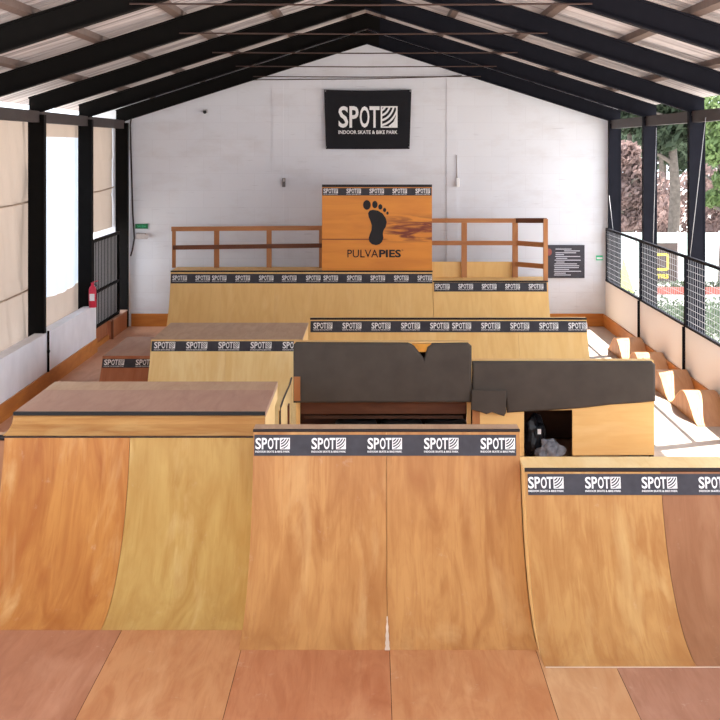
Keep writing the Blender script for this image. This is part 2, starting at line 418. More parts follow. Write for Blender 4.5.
# corrugated roof
def roof():
    bm = bmesh.new(); p = .16; n = int((38.2-5.0)/p); th = .43
    for sgn, xe in ((-1, -6.6), (1, 6.0)):
        prev = None
        for i in range(n*4+1):
            y = 5.0 + i*p/4; d = (0, .045, .045, 0)[i % 4]
            a = bm.verts.new((XC+sgn*.02, y, RZ0+th+d)); b = bm.verts.new((xe, y, rz(xe)+th+d))
            if prev: bm.faces.new((prev[0], a, b, prev[1]))
            prev = (a, b)
    structure('ceiling', bm, M['roof'])
roof()
bm = bmesh.new(); prism(bm, [(XC-.35, RZ0+.36), (XC, RZ0+.475), (XC+.35, RZ0+.36), (XC, RZ0+.5)], 'y', 5.0, 38.2)
structure('trim_4', bm, M['roof'])

# portal frames
WORDS = ['against the white end wall', 'second from the white end wall, behind the red extinguisher', 'third from the white end wall, beside the milky window',
         'fourth from the white end wall, its rafter above the beige sheet', 'nearest to the viewer, its rafter crossing the top corners']
for k, y in enumerate(FY):
    t = Thing('portal_frame', (XC, y, 0), 'black steel roof frame ' + WORDS[k], 'steel frame', 'steel portal frames')
    for sgn in (-1, 1):
        xi = XL-.03 if sgn < 0 else XR+.06; xo = xi + sgn*.28; m = M['steel_l'] if sgn < 0 else M['steel_r']
        bm = bmesh.new(); a, b = sorted((xi, xo))
        box(bm, a, a+.03, y-.1, y+.1, 0, rz(xi)+.02); box(bm, b-.03, b, y-.1, y+.1, 0, rz(xo)+.02); box(bm, a+.03, b-.03, y-.09, y+.09, 0, rz(xo)+.02)
        t.part('post', bm, m)
        bm = bmesh.new(); x1 = xo
        def strip(z0, z1, hw): prism(bm, [(XC, RZ0+z0), (XC, RZ0+z1), (x1, rz(x1)+z1), (x1, rz(x1)+z0)], 'y', y-hw, y+hw)
        strip(0, .025, .09); strip(.025, .3, .012); strip(.3, .325, .09)
        rf = t.part('rafter', bm, m)
        if sgn < 0:
            bm = bmesh.new(); box(bm, XC-.3, XC+.3, y-.1, y-.085, RZ0-.02, RZ0+.2)
    # splice plate at the ridge
    bm = bmesh.new(); prism(bm, [(XC-.28, RZ0-.085), (XC, RZ0), (XC+.28, RZ0-.085), (XC+.28, RZ0+.2), (XC, RZ0+.3), (XC-.28, RZ0+.2)], 'y', y-.03, y+.03)
    t.part('ridge_plate', bm, M['steel_l'])
    # tie rod: a thing of its own
    z = 5.88; hx = (RZ0-z)/SLOPE + .25
    bm = bmesh.new(); tube(bm, [(XC-hx, y-.13, z), (XC, y-.13, z-.015), (XC+hx, y-.13, z)], .011)
    single('tie_rod', bm, M['rod'], (XC, y-.13, z), 'thin brown tie rod strung across the roof frame ' + WORDS[k].split(',')[0], 'tie rod', 'roof tie rods')
# purlins
pos = ['by the left eave', 'low on the left slope', 'midway up the left slope', 'high on the left slope', 'beside the ridge on the left',
       'beside the ridge on the right', 'high on the right slope', 'midway up the right slope', 'low on the right slope', 'by the right eave']
for k in range(10):
    s_ = -1 if k < 5 else 1; j = (4-k) if k < 5 else k-5
    x = XC + s_*(.35 + 1.17*j); z = rz(x)+.33
    bm = bmesh.new(); ang = -s_*math.atan(SLOPE)
    prism(bm, [(x-.05, z+.05*SLOPE*s_), (x+.05, z-.05*SLOPE*s_), (x+.05, z+.09-.05*SLOPE*s_), (x-.05, z+.09+.05*SLOPE*s_)], 'y', 9.6, 37.7)
    single('purlin', bm, M['purlin'], (x, 24, z), 'long brown steel purlin under the corrugated roof, ' + pos[k], 'purlin', 'roof purlins')
# eave beams
for sgn, nm in ((-1, 'left'), (1, 'right')):
    x = XL-.17 if sgn < 0 else XR+.17
    bm = bmesh.new(); box(bm, x-.06, x+.06, 10, 37.6, 4.66, 4.86)
    single('eave_beam', bm, M['eave'], (x, 24, 4.66), 'dark steel eave beam joining the %s' % ('left posts above the beige sheets' if sgn < 0 else 'right posts above the open garden windows'), 'beam')

# ------------------------------------------------------------ tarpaulins on the left side
def sheet(name, y0, y1, z0, z1, mat, label, seed, wrinkle=.02, sag=0, cat='tarpaulin', group='side sheets on the left'):
    bm = bmesh.new(); x = XL-.43; n, mz = 60, 60; g = []
    for i in range(n+1):
        r_ = []
        for j in range(mz+1):
            u, v = i/n, j/mz; y = y0+(y1-y0)*u; z = z0+(z1-z0)*v
            z += -sag*math.sin(math.pi*u)*(1-v)
            d = wrinkle*(math.sin((u*2.2+v*.7)*14+seed)*.5 + math.sin((u*3.5+v*1.3)*23+seed*2)*.3*(.3+v) + noise.noise((u*6, v*5, seed))*.9)
            for s0 in (.33, .66): d += -.02*math.exp(-((v-s0-.02*math.sin(u*5))/.015)**2)
            r_.append(bm.verts.new((x+d, y, z)))
        g.append(r_)
    for i in range(n):
        for j in range(mz): bm.faces.new((g[i][j], g[i+1][j], g[i+1][j+1], g[i][j+1])).smooth = True
    o = single(name, bm, mat, (x, (y0+y1)/2, z0), label, cat, group)
    bm = bmesh.new(); box(bm, x-.02, XL-.231, y0, y0+4.0, 4.77, 4.82); finish('batten', bm, M['steel_l'], (x, (y0+y1)/2, z0), o)
    for zs in (3.29, 1.74):
        if zs < z0+.2: continue
        bm = bmesh.new(); tube(bm, [(x+.03+wrinkle*.6, y0+(y1-y0)*i/12, zs-.05*math.sin(math.pi*i/12)) for i in range(13)], .016, 6)
        finish('seam', bm, M['seam'], (x, (y0+y1)/2, z0), o)
    return o
sheet('tarpaulin', FY[1]+.5, FY[0]+.17, 2.34, 4.8, M['tarp'], 'beige tarpaulin hanging above the barred gate, next to the end wall', 1, .012)
sheet('tarpaulin', FY[3]+.5, FY[2]+1.3, .6, 4.8, M['tarp'], 'wrinkled beige tarpaulin at the left edge, nearer than the milky window', 2.4, .06)
sheet('tarpaulin', FY[4]+.5, FY[3]+.4, .6, 4.8, M['tarp'], 'wrinkled beige tarpaulin of the bay nearest the viewer, past the left edge', 4.1, .03)
t = Thing('window_sheet', (XL-.36, (FY[1]+FY[2])/2, .9), 'milky plastic window with beige top and bottom borders between two left posts', 'plastic window')
for nm, z0, z1, m in (('clear_panel', 1.45, 4.42, 'plastic'), ('top_border', 4.42, 4.8, 'tarp'), ('bottom_border', .6, 1.45, 'tarp')):
    bm = bmesh.new(); a, b = FY[2]+1.35, FY[1]+.45; prev = None
    for i in range(25):
        y = a+(b-a)*i/24; q = [bm.verts.new((XL-.36+.02*math.sin(i*1.1), y, z0 + (0 if nm == 'bottom_border' else (-.06*math.sin(math.pi*i/24) if z0 < 2 else 0)))),
                              bm.verts.new((XL-.36+.02*math.sin(i*1.1+.6), y, z1 + (-.06*math.sin(math.pi*i/24) if nm == 'bottom_border' else 0)))]
        if prev: bm.faces.new((prev[0], q[0], q[1], prev[1])).smooth = True
        prev = q
    t.part(nm, bm, M[m])
t.boxp('top_batten', (XL-.43, XL-.231, FY[2]+1.35, FY[1]-.15, 4.77, 4.82), M['steel_l'])

# ------------------------------------------------------------ right side: posts, rail and wire mesh
def railing(y0, y1, label):
    t = Thing('mesh_railing', (XR, (y0+y1)/2, 1.08), label, 'railing', 'wire mesh railings on the right')
    x = XR+.02
    bm = bmesh.new(); box(bm, x-.025, x+.025, y0, y1, 2.28, 2.33); t.part('top_rail', bm, M['steel_r'])
    bm = bmesh.new(); box(bm, x-.03, x+.03, y0, y1, 1.08, 1.12); t.part('bottom_rail', bm, M['steel_r'])
    for yy in (y0+.03, y1-.03):
        bm = bmesh.new(); box(bm, x-.025, x+.025, yy-.025, yy+.025, 1.12, 2.28); t.part('upright', bm, M['steel_r'])
    bm = bmesh.new(); g = .003
    k = 1.2
    while k < 2.27: box(bm, x-g, x+g, y0+.05, y1-.05, k-g, k+g); k += .11
    k = y0+.12
    while k < y1-.06: box(bm, x-g, x+g, k-g*.4, k+g*.4, 1.12, 2.28); k += .19
    t.part('wire_mesh', bm, M['wire'])
railing(FY[1]+.02, 37.6, 'wire mesh railing in the window bay next to the end wall')
railing(FY[2]+.02, FY[1]-.02, 'wire mesh railing in the second bay from the end wall, before the brown garden sign')
railing(FY[3]+.02, FY[2]-.02, 'wire mesh railing in the right bay nearest the viewer')
for (ya, za, yb_, zb, lab) in ((37.2, 3.1, 36.6, 2.34, 'corner by the end wall'), (26.4, 4.72, 27.7, 2.34, 'third right post'), (31.0, 4.6, 31.35, 2.34, 'second right post')):
    bm = bmesh.new(); tube(bm, [(XR+.02, ya, za), (XR+.02, yb_, zb)], .0065, 6); y = ya
    single('brace_cable', bm, M['wire'], (XR, y, zb), 'thin steel cable slanting down to the mesh railing at the ' + lab, 'cable', 'brace cables')

# ------------------------------------------------------------ ramps
def quarter(name, label, cat, X0, X1, Yb, h, Rr, sheets, back, deckmat, deck_t=.03, band=None, logos=(), coping=.022, coping_mat='coping', side='pale', closed=True, lipboard=None, logo_w=.33, group=None):
    """quarter pipe facing the viewer: transition from the flat at Yb up to a lip at height h"""
    th = math.acos(1-h/Rr); Yl = Yb + Rr*math.sin(th)
    t = Thing(name, ((X0+X1)/2, (Yb+back)/2, 0), label, cat, group)
    N = 22
    for (xa, xb, m) in sheets:
        bm = bmesh.new(); uv = bm.loops.layers.uv.verify(); rows = []
        for i in range(N+1):
            a = th*i/N; y = Yb+Rr*math.sin(a); z = Rr*(1-math.cos(a)); ny, nz_ = -math.sin(a), math.cos(a)
            rows.append([bm.verts.new((xa+.002, y, z+.001)), bm.verts.new((xb-.002, y, z+.001)),
                         bm.verts.new((xb-.002, y-.018*ny, max(z-.018*nz_, -.017))), bm.verts.new((xa+.002, y-.018*ny, max(z-.018*nz_, -.017)))])
        for i in range(N):
            A, B = rows[i], rows[i+1]
            for q in range(4):
                f = bm.faces.new((A[q], A[(q+1)%4], B[(q+1)%4], B[q])); f.smooth = (q in (0, 2))
                for lp in f.loops:
                    j = i if lp.vert in A else i+1
                    lp[uv].uv = (lp.vert.co.x, Rr*th*j/N)
        bm.faces.new(rows[0][::-1]); bm.faces.new(rows[-1])
        t.part('plywood_sheet', bm, M[m], uv=False)
    # sides
    for xs in (X0+.004, X1-.022):
        P = [(Yb+Rr*math.sin(th*i/N)+.02*math.sin(th*i/N), max(Rr*(1-math.cos(th*i/N))-.02, -.015)) for i in range(N+1)]
        P += [(back, h-.035), (back, -.015)]
        bm = bmesh.new(); prism(bm, P, 'x', xs, xs+.018); t.part('side_panel', bm, M[side])
    if back - Yl > .04:
        t.boxp('deck', (X0, X1, Yl+.03, back, h-deck_t, h), M[deckmat])
    if closed: t.boxp('back_panel', (X0+.03, X1-.03, back-.02, back, 0, h-deck_t-.002), M[side])
    if coping:
        bm = bmesh.new(); tube(bm, [(X0, Yl+.005, h-coping*.45), (X1, Yl+.005, h-coping*.45)], coping, 12)
        t.part('coping', bm, M[coping_mat])
    if band:
        for (xa, xb, d0, hb, lg) in band:
            s1 = Rr*th-d0; s0 = s1-hb; am = (s0+s1)/2/Rr
            y = Yb+Rr*math.sin(am); z = Rr*(1-math.cos(am)); nrm = Vector((0, -math.sin(am), math.cos(am))); upv = Vector((0, math.cos(am), math.sin(am)))
            c = Vector((0, y, z)) + nrm*.006
            bm = bmesh.new(); q = []
            for dn in (0, .004):
                for (xx, s) in ((xa, -1), (xb, -1), (xb, 1), (xa, 1)): q.append(bm.verts.new(Vector((xx, 0, 0)) + c + upv*s*hb/2 + nrm*dn))
            for f in ((3,2,1,0),(4,5,6,7),(0,1,5,4),(1,2,6,5),(2,3,7,6),(3,0,4,7)): bm.faces.new([q[i] for i in f])
            b = t.part('sticker_band', bm, M['band'])
            for xl in lg:
                put_logo(b, t.loc, Vector((xl, 0, 0)) + c + nrm*.006 - upv*(.21*logo_w), am, logo_w)
    return t, Yl
def lx(pxs, Y): return [PX(p, Y) for p in pxs]

RR = 1.7
# the three near ramps
t, yl = quarter('quarter_pipe', 'near left quarter pipe of one orange and one yellow plywood sheet without stickers', 'ramp', -3.617, -1.136, 14.01, 1.384, 1.72,
    [(-3.617, -2.384, 'orange'), (-2.384, -1.136, 'yellow')], 18.6, 'deck', coping=.008, side='paler', group=None)
t, yl = quarter('quarter_pipe', 'tall near quarter pipe in the middle with five white logos on its charcoal band', 'ramp', -1.132, 1.386, 13.455, 1.558, 1.66,
    [(-1.132, .125, 'tan'), (.125, 1.386, 'tan')], 15.42, 'deck', coping=.015, side='pale', closed=True,
    band=[(-1.12, 1.35, .045, .195, lx([255.5, 311.5, 367.5, 424, 480.5], 15.1))], logo_w=.325)
CEN_Y = yl
# white worn filler at the foot of the middle joint
bm = bmesh.new(); P = []
N = 16
for i in range(N+1):
    s = -.02 + .62*i/N; a = max(s, 0)/1.66; wd = .020*(1-i/N)**.8 + .004 + .003*math.sin(i*1.7)
    y = 13.455+1.66*math.sin(a) + min(s, 0); z = 1.66*(1-math.cos(a)); n = Vector((0, -math.sin(a), math.cos(a)))*.004
    P.append((bm.verts.new(Vector((.125-wd, y, z))+n), bm.verts.new(Vector((.125+wd*.7, y, z))+n)))
for A, B in zip(P, P[1:]): bm.faces.new((A[0], A[1], B[1], B[0]))
t.part('filler_patch', bm, M['filler'])
t, yl = quarter('quarter_pipe', 'lower near quarter pipe at the right, with logos and one red brown sheet', 'ramp', 1.39, 5.40, 13.015, 1.279, RR,
    [(1.39, 2.635, 'gold'), (2.635, 3.86, 'umber'), (3.86, 5.1, 'gold'), (5.1, 5.40, 'tan')], 15.25, 'paler', coping=.02, side='pale',
    band=[(1.415, 5.1, .045, .19, lx([528, 585, 641.5, 698.5, 755.5, 812], 14.62))], logo_w=.325)
bm = bmesh.new(); box(bm, 1.402, 3.1, 12.998, 13.012, .001, .004); t.part('threshold_strip', bm, M['filler'])
t, yl = quarter('quarter_pipe', 'small red brown quarter pipe squeezed between the left wall and the orange sheeted ramp', 'ramp', -5.66, -3.622, 14.2, 1.36, RR,
    [(-5.66, -4.84, 'umber'), (-4.84, -3.622, 'umber')], 16.1, 'deck', coping=.03, side='dark')

# ledge on the left ramp's deck
t = Thing('grind_ledge', (-2.33, 17.0, 1.384), 'broad low ledge with black steel edge on top of the near left ramp', 'ledge')
x0, x1 = -3.585, -1.075
bm = bmesh.new(); N = 8; uvl = bm.loops.layers.uv.verify()
prof = [(15.72+.0, 1.392), (15.80, 1.43), (15.88, 1.48), (15.93, 1.53), (15.95, 1.552)]
rows = [[bm.verts.new((x, y, z)) for x in (x0 - (.055 if i == 0 else .02 if i == 1 else 0), x1)] for i, (y, z) in enumerate(prof)]
rows += [[bm.verts.new((x, 15.97, 1.552)) for x in (x0, x1)], [bm.verts.new((x, 15.97, 1.388)) for x in (x0, x1)]]
for A, B in zip(rows, rows[1:]): bm.faces.new((A[0], A[1], B[1], B[0]))
bm.faces.new((rows[-1][0], rows[-1][1], rows[0][1], rows[0][0]))
for k in (0, 1): bm.faces.new([r_[k] for r_ in rows])
t.part('curved_face', bm, M['gold'], swap=True)
t.boxp('steel_edge', (x0, x1, 15.935, 15.99, 1.556, 1.588), M['rubber'])
t.boxp('top_sheet', (x0, x1, 15.97, 17.42, 1.53, 1.584), M['deckpink'])
t.boxp('rear_sheet', (x0, x1, 17.424, 18.05, 1.53, 1.584), M['deck'])
bm = bmesh.new(); prism(bm, [(15.97, 1.386), (15.97, 1.53), (18.05, 1.53), (18.05, 1.386)], 'x', x1-.02, x1-.002); t.part('side_panel', bm, M['paler'])
bm = bmesh.new(); box(bm, x0+.002, x0+.02, 15.97, 18.05, 1.386, 1.53); t.part('side_panel', bm, M['paler'])

# ramps farther off
t, yl = quarter('bank_ramp', 'pale quarter pipe behind the black edged ledge with five logos on its band', 'ramp', -3.60, -1.15, 24.35, 1.10, RR,
    [(-3.60, -2.38, 'paler'), (-2.38, -1.15, 'paler')], 28.5, 'deck', coping=.014, coping_mat='pale', side='pale',
    band=[(-3.585, -1.17, .02, .17, lx([155, 187, 219, 251, 283], 26.0))], logo_w=.34)
t, yl = quarter('bank_ramp', 'lowest red brown ramp by the left walkway with two logos on its band', 'ramp', -4.52, -3.61, 25.35, .73, RR,
    [(-4.52, -3.61, 'redbrown')], 29.5, 'deckpink', coping=.014, coping_mat='redbrown', side='redbrown',
    band=[(-4.51, -3.62, .05, .17, lx([104.5, 136], 26.7))], logo_w=.335)
t, yl = quarter('spine_ramp', 'wide pale quarter pipe behind the charcoal padded barriers, with ten logos along its band', 'ramp', -1.13, 3.84, 27.15, 1.15, RR,
    [(-1.13, .1, 'pale'), (.1, 1.35, 'pale'), (1.35, 2.6, 'pale'), (2.6, 3.84, 'pale')], 29.0, 'pale', coping=.022, side='pale',
    band=[(-1.12, 3.83, .05, .21, lx([313.5, 342.5, 371.5, 401, 430, 452, 481, 510, 539, 568], 28.75))], logo_w=.34)
t, yl = quarter('quarter_pipe', 'wide quarter pipe at the far end below the orange foot sign', 'ramp', -4.545, 1.338, 34.25, 1.443, RR,
    [(-4.545, -3.4, 'pale'), (-3.4, -2.2, 'pale'), (-2.2, -1.0, 'pale'), (-1.0, .2, 'pale'), (.2, 1.338, 'pale')], 37.2, 'pale', coping=.02, side='pale',
    band=[(-4.535, 1.33, .06, .22, lx([172.5, 195.5, 212, 235.5, 259, 282, 306, 323.5, 347, 370.5, 394, 417.5], 35.9))], logo_w=.325)
FARL = yl
t, yl = quarter('quarter_pipe', 'shorter and lower quarter pipe at the far right end, in front of the charcoal notice', 'ramp', 1.345, 3.93, 34.3, 1.219, RR,
    [(1.345, 2.63, 'pale'), (2.63, 3.93, 'pale')], 37.2, 'pale', coping=.02, side='pale',
    band=[(1.37, 3.90, .03, .215, lx([435, 458.5, 482, 505.5, 529], 35.8))], logo_w=.33)

# big sign with the foot on the far ramp
ys = 36.02; x0, x1 = PX(322, ys), PX(432, ys); zt = PZ(184.5, ys)
t = Thing('foot_sign', ((x0+x1)/2, ys, 1.443), 'tall orange wooden board with a black footprint and company name on the far ramp', 'sign board')
bm = bmesh.new(); box(bm, x0, x1, ys, ys+.06, 1.443, zt-.06)
t.part('board', bm, M['sign'])
for o in t.e.children: pass
t.boxp('top_edge', (x0, x1, ys-.03, ys+.07, zt-.06, zt), M['coping'])
bz0, bz1 = PZ(195.5, ys), PZ(188, ys)
b = t.boxp('sticker_band', (x0+.01, x1-.01, ys-.008, ys-.001, bz0, bz1), M['band'])
for p in (323.5, 346.5, 369.5, 392.5, 415.5): put_logo(b, t.loc, (PX(p, ys), ys-.012, bz0+.02), R(90), .325)
def upright(bm2d, x, y, z, s=1):
    """turn a flat XY mesh to stand in the XZ plane facing the viewer"""
    out = bmesh.new(); add_mesh(out, bm2d, Matrix.Translation((x, y, z)) @ Matrix.Rotation(R(90), 4, 'X') @ Matrix.Scale(s, 4)); return out
U = 140/720*ys/FPX   # metres per zoomed unit
def fz(p): return (x0+(p[0]-63)*U, zt-(p[1]-75)*U)
sole = [(300,222),(308,209),(325,205),(350,209),(375,224),(391,248),(396,268),(391,292),(379,312),(376,330),(379,350),(372,370),(358,383),(340,387),(320,382),(306,368),(303,350),(309,330),(318,308),(319,285),(312,262),(303,242)]
bm = bmesh.new()
f0 = [bm.verts.new((fz(p)[0], ys-.008, fz(p)[1])) for p in sole]; bm.faces.new(f0)
for cx_, cy_, rx, ry in ((294,180,20,25), (335,178,14,19), (363,190,10.5,14), (385,206,8,11), (400,222,6,8)):
    bm.faces.new([bm.verts.new((fz((cx_+rx*math.cos(a*math.pi/10), 0))[0], ys-.008, fz((0, cy_+ry*math.sin(a*math.pi/10)))[1])) for a in range(20)])
t.part('footprint', bm, M['black'])
hgt = 40*U
bm = upright(text_bm('PULVA', 158*U, hgt, 0), fz((194, 0))[0], ys-.008, fz((0, 450))[1]); t.part('lettering', bm, M['black'])
bm = upright(text_bm('PIES', 112*U, hgt, .03), fz((357, 0))[0], ys-.008, fz((0, 450))[1]); t.part('lettering', bm, M['black'])
bm = upright(text_bm('®', 9*U, 9*U, 0), fz((472, 0))[0], ys-.008, fz((0, 418))[1]); t.part('trademark_sign', bm, M['black'])

# timber railings on the far ramps
yr = 36.9; t = Thing('timber_railing', (-2.9, yr, 1.443), 'long timber railing on the far ramp, left of the foot sign', 'railing')
zf = lambda p: PZ(p, yr)
for pa, pb in ((172, 175.5), (214, 219), (266.5, 271.5), (319, 322)):
    t.boxp('post', (PX(pa, yr), PX(pb, yr), yr, yr+.09, 1.443, zf(229)), M['rail'])
bm = bmesh.new(); bar(bm, (PX(171.5, yr), yr+.02, zf(229)), (PX(322.5, yr), yr+.02, zf(228)), .13, .1); t.part('top_rail', bm, M['rail'], swap=True)
bm = bmesh.new(); bar(bm, (PX(173, yr), yr-.02, zf(247.5)), (PX(322, yr), yr-.02, zf(245.5)), .04, .1); t.part('middle_rail', bm, M['beam'], swap=True)
t = Thing('timber_railing', (2.9, yr, 1.219), 'timber railing with angled end on the far right ramp, by the charcoal notice', 'railing')
for pa, pb in ((461.5, 467), (512.5, 518)):
    t.boxp('post', (PX(pa, yr), PX(pb, yr), yr, yr+.09, 1.219, zf(219)), M['rail'])
bm = bmesh.new(); bar(bm, (PX(432, yr), yr-.02, zf(220.5)), (PX(518, yr), yr-.02, zf(220.5)), .09, .1); t.part('top_rail', bm, M['rail'], swap=True)
bm = bmesh.new(); bar(bm, (PX(432, yr), yr-.02, zf(243)), (PX(518, yr), yr-.02, zf(243)), .04, .1); t.part('middle_rail', bm, M['rail'], swap=True)
t.boxp('kick_board', (PX(432, yr), PX(513, yr), yr+.09, yr+.11, 1.222, zf(262)), M['pale'])
y2 = 36.1; a, b = PX(516, yr), PX(545.5, y2)
for (p0, p1, nm, m) in ((220.5, 220.5, 'top_rail', 'beam'), (243, 245, 'middle_rail', 'rail'), (264, 266.5, 'bottom_rail', 'rail')):
    bm = bmesh.new(); bar(bm, (a, yr-.0, PZ(p0, yr)), (b, y2, PZ(p1, y2)), .09 if nm == 'top_rail' else .04, .11); t.part(nm, bm, M[m], swap=True)
t.boxp('end_post', (b-.05, b+.05, y2-.05, y2+.05, 1.219, PZ(219, y2)), M['rail'])

# ------------------------------------------------------------ padded walls in the middle (backs of ramps that face away)
YA = 21.5
def pad_profile(pts, Y): return [(PX(x, Y), PZ(y, Y)) for x, y in pts]
def pad(t, name, pts, y0, y1, mat, parent=None, bev=.035):
    bm = bmesh.new(); A, B = prism(bm, pad_profile(pts, YA), 'y', y0, y1)
    bmesh.ops.recalc_face_normals(bm, faces=bm.faces[:])
    es = [e for e in bm.edges if abs(e.verts[0].co.y-e.verts[1].co.y) < 1e-6]
    bmesh.ops.bevel(bm, geom=es, offset=bev, segments=3, affect='EDGES', profile=.5)
    return t.part(name, bm, mat, parent)
def away_surface(t, x0, x1, h, y_back, mats):
    """curved riding surface that faces the end wall"""
    Rr = RR; th = math.acos(1-h/Rr); base = y_back + Rr*math.sin(th); N = 18
    bm = bmesh.new(); uv = bm.loops.layers.uv.verify(); prev = None
    for i in range(N+1):
        a = th*i/N; y = base-Rr*math.sin(a); z = Rr*(1-math.cos(a))
        q = [bm.verts.new((x0, y, z+.004)), bm.verts.new((x1, y, z+.004)), bm.verts.new((x1, y-.02*math.sin(a), z-.014)), bm.verts.new((x0, y-.02*math.sin(a), z-.014))]
        if prev:
            for k in range(4):
                f = bm.faces.new((prev[k], prev[(k+1)%4], q[(k+1)%4], q[k]))
                for lp in f.loops: lp[uv].uv = (lp.vert.co.x, lp.vert.co.y)
        else: bm.faces.new(q)
        prev = q
    bm.faces.new(prev); t.part('riding_surface', bm, mats, uv=False); return base
xa0, xa1 = PX(293.5, YA), PX(471, YA)
t = Thing('padded_barrier', ((xa0+xa1)/2, YA, 0), 'taller charcoal padded barrier with a torn top and an open dark space below', 'padded barrier')
p = pad(t, 'foam_pad', [(293.5,402.5),(293.5,345),(296,342.5),(408,343),(414,345.5),(424,358.5),(427.5,347),(432,343.5),(468,343),(471.5,346),(471.5,402)], YA-.05, YA+.1, M['foam'])
bm = bmesh.new(); prism(bm, pad_profile([(412,344),(432,344),(428,352),(418,352)], YA), 'y', YA+.0, YA+.09); t.part('torn_foam', bm, M['foam_in'], p)
t.boxp('cap_board', (xa0, xa1, YA+.1, YA+.28, 1.55, 1.60), M['pale'])
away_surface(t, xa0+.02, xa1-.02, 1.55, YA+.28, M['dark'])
for k, (a, b) in enumerate(((293.5, 300), (467.5, 471.5))):
    t.boxp('post', (PX(a+(2 if k == 0 else 0), YA), PX(b-(.5 if k == 0 else 0), YA), YA+.12, YA+.22, 0, 1.5), M['pale'])
t.boxp('bracket', (PX(294, YA), PX(300.5, YA), YA-.075, YA-.052, PZ(400, YA), PZ(376, YA)), M['rail'])
t.boxp('cross_beam', (xa0+.02, xa1-.02, YA+.25, YA+.3, PZ(417, YA), PZ(403.5, YA)+.2), M['beam'], swap=True)
t.boxp('cross_beam', (xa0+.14, xa1-.1, YA+.14, YA+.17, .555, .595), M['dark'], swap=True)  # dark colour stands in for shade on this beam
# side board with a curved cut, left of the padded wall
crv = [(YA, PZ(378, YA))]
for px_, py_ in ((289.5, 385), (286, 393), (283, 400), (281, 406), (280, 411)):
    Y_ = (-1.095)*FPX/(px_-CX); crv.append((Y_, PZ(py_, Y_)))
crv += [(crv[-1][0]-.02, 0), (YA, 0)]
bm = bmesh.new(); prism(bm, crv, 'x', -1.115, -1.095); t.part('curved_side_board', bm, M['paler'])
bm = bmesh.new(); tube(bm, [(-1.094, y, z) for y, z in crv[:-1]], .011, 6); t.part('edge_strip', bm, M['coping'])
bm = bmesh.new(); yy = 20.55; box(bm, -1.094, -1.078, yy-.07, yy+.13, .2, PZ(405, yy)); t.part('brace', bm, M['beam'])
# tyres inside
for k, (xp, lab) in enumerate(((356, 'leftmost'), (401.5, 'middle'), (446, 'rightmost'))):
    for lv in range(3):
        bm = bmesh.new(); x = PX(xp, 21.8); rr, r2 = .205, .085; n, m_ = 28, 10; g = []
        for i in range(n):
            a = 2*math.pi*i/n
            g.append([bm.verts.new((x+(rr+r2*math.cos(2*math.pi*j/m_))*math.cos(a), 21.85+(rr+r2*math.cos(2*math.pi*j/m_))*math.sin(a), .1+lv*.172+r2*.95*math.sin(2*math.pi*j/m_))) for j in range(m_)])
        for i in range(n):
            for j in range(m_): bm.faces.new((g[i][j], g[(i+1)%n][j], g[(i+1)%n][(j+1)%m_], g[i][(j+1)%m_])).smooth = True
        single('tyre', bm, M['rubber'], (x, 21.85, .015+lv*.172), 'black tyre %s in the %s stack under the torn padded barrier' % (('at the bottom', 'in the middle', 'on top')[lv], lab), 'tyre', 'tyres under the padded barrier')
xb0, xb1 = PX(472, YA), PX(655, YA)
t = Thing('padded_barrier', ((xb0+xb1)/2, YA, 0), 'lower charcoal padded barrier over pale plywood with a square opening', 'padded barrier')
pad(t, 'foam_pad', [(472.5,361.5),(652,361.5),(655,364.5),(655,401),(640,402.5),(610,404.5),(585,407.5),(560,409.5),(530,411),(507,412.5),(505,399),(472.5,399)], YA-.05, YA+.1, M['foam'])
pad(t, 'torn_flap', [(471.5,389),(505.5,389.5),(505.5,411),(503.5,415),(497,413),(491,411),(486,413),(479,410.5),(470.5,408.5)], YA-.105, YA-.055, M['foam'], bev=.014)
t.boxp('cap_board', (xb0, xb1, YA+.1, YA+.3, 1.30, 1.348), M['pale'])
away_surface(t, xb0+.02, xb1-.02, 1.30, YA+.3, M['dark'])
ox0, ox1 = PX(524, YA), PX(572.5, YA); oz = PZ(411.5, YA)
t.boxp('front_sheet', (PX(480, YA), ox0, YA+.0, YA+.05, PZ(456, YA), .85), M['pale'], swap=True)
bm = bmesh.new(); prism(bm, [(ox1, PZ(455.5, YA)), (xb1-.01, PZ(455, YA)), (xb1-.01, .85), (ox0, .85), (ox0, oz+.012), (ox1, oz+.02)], 'y', YA+.0, YA+.05); t.part('front_sheet', bm, M['pale'], swap=True)
t.boxp('post', (PX(472.5, YA), PX(480, YA), YA+.0, YA+.08, 0, .85), M['rail'])
t.boxp('post', (PX(651, YA), PX(654.5, YA), YA+.06, YA+.14, 0, 1.28), M['dark'])
t.boxp('side_panel', (xb1-.02, xb1-.002, YA+.14, YA+.9, 0, 1.28), M['pale'])
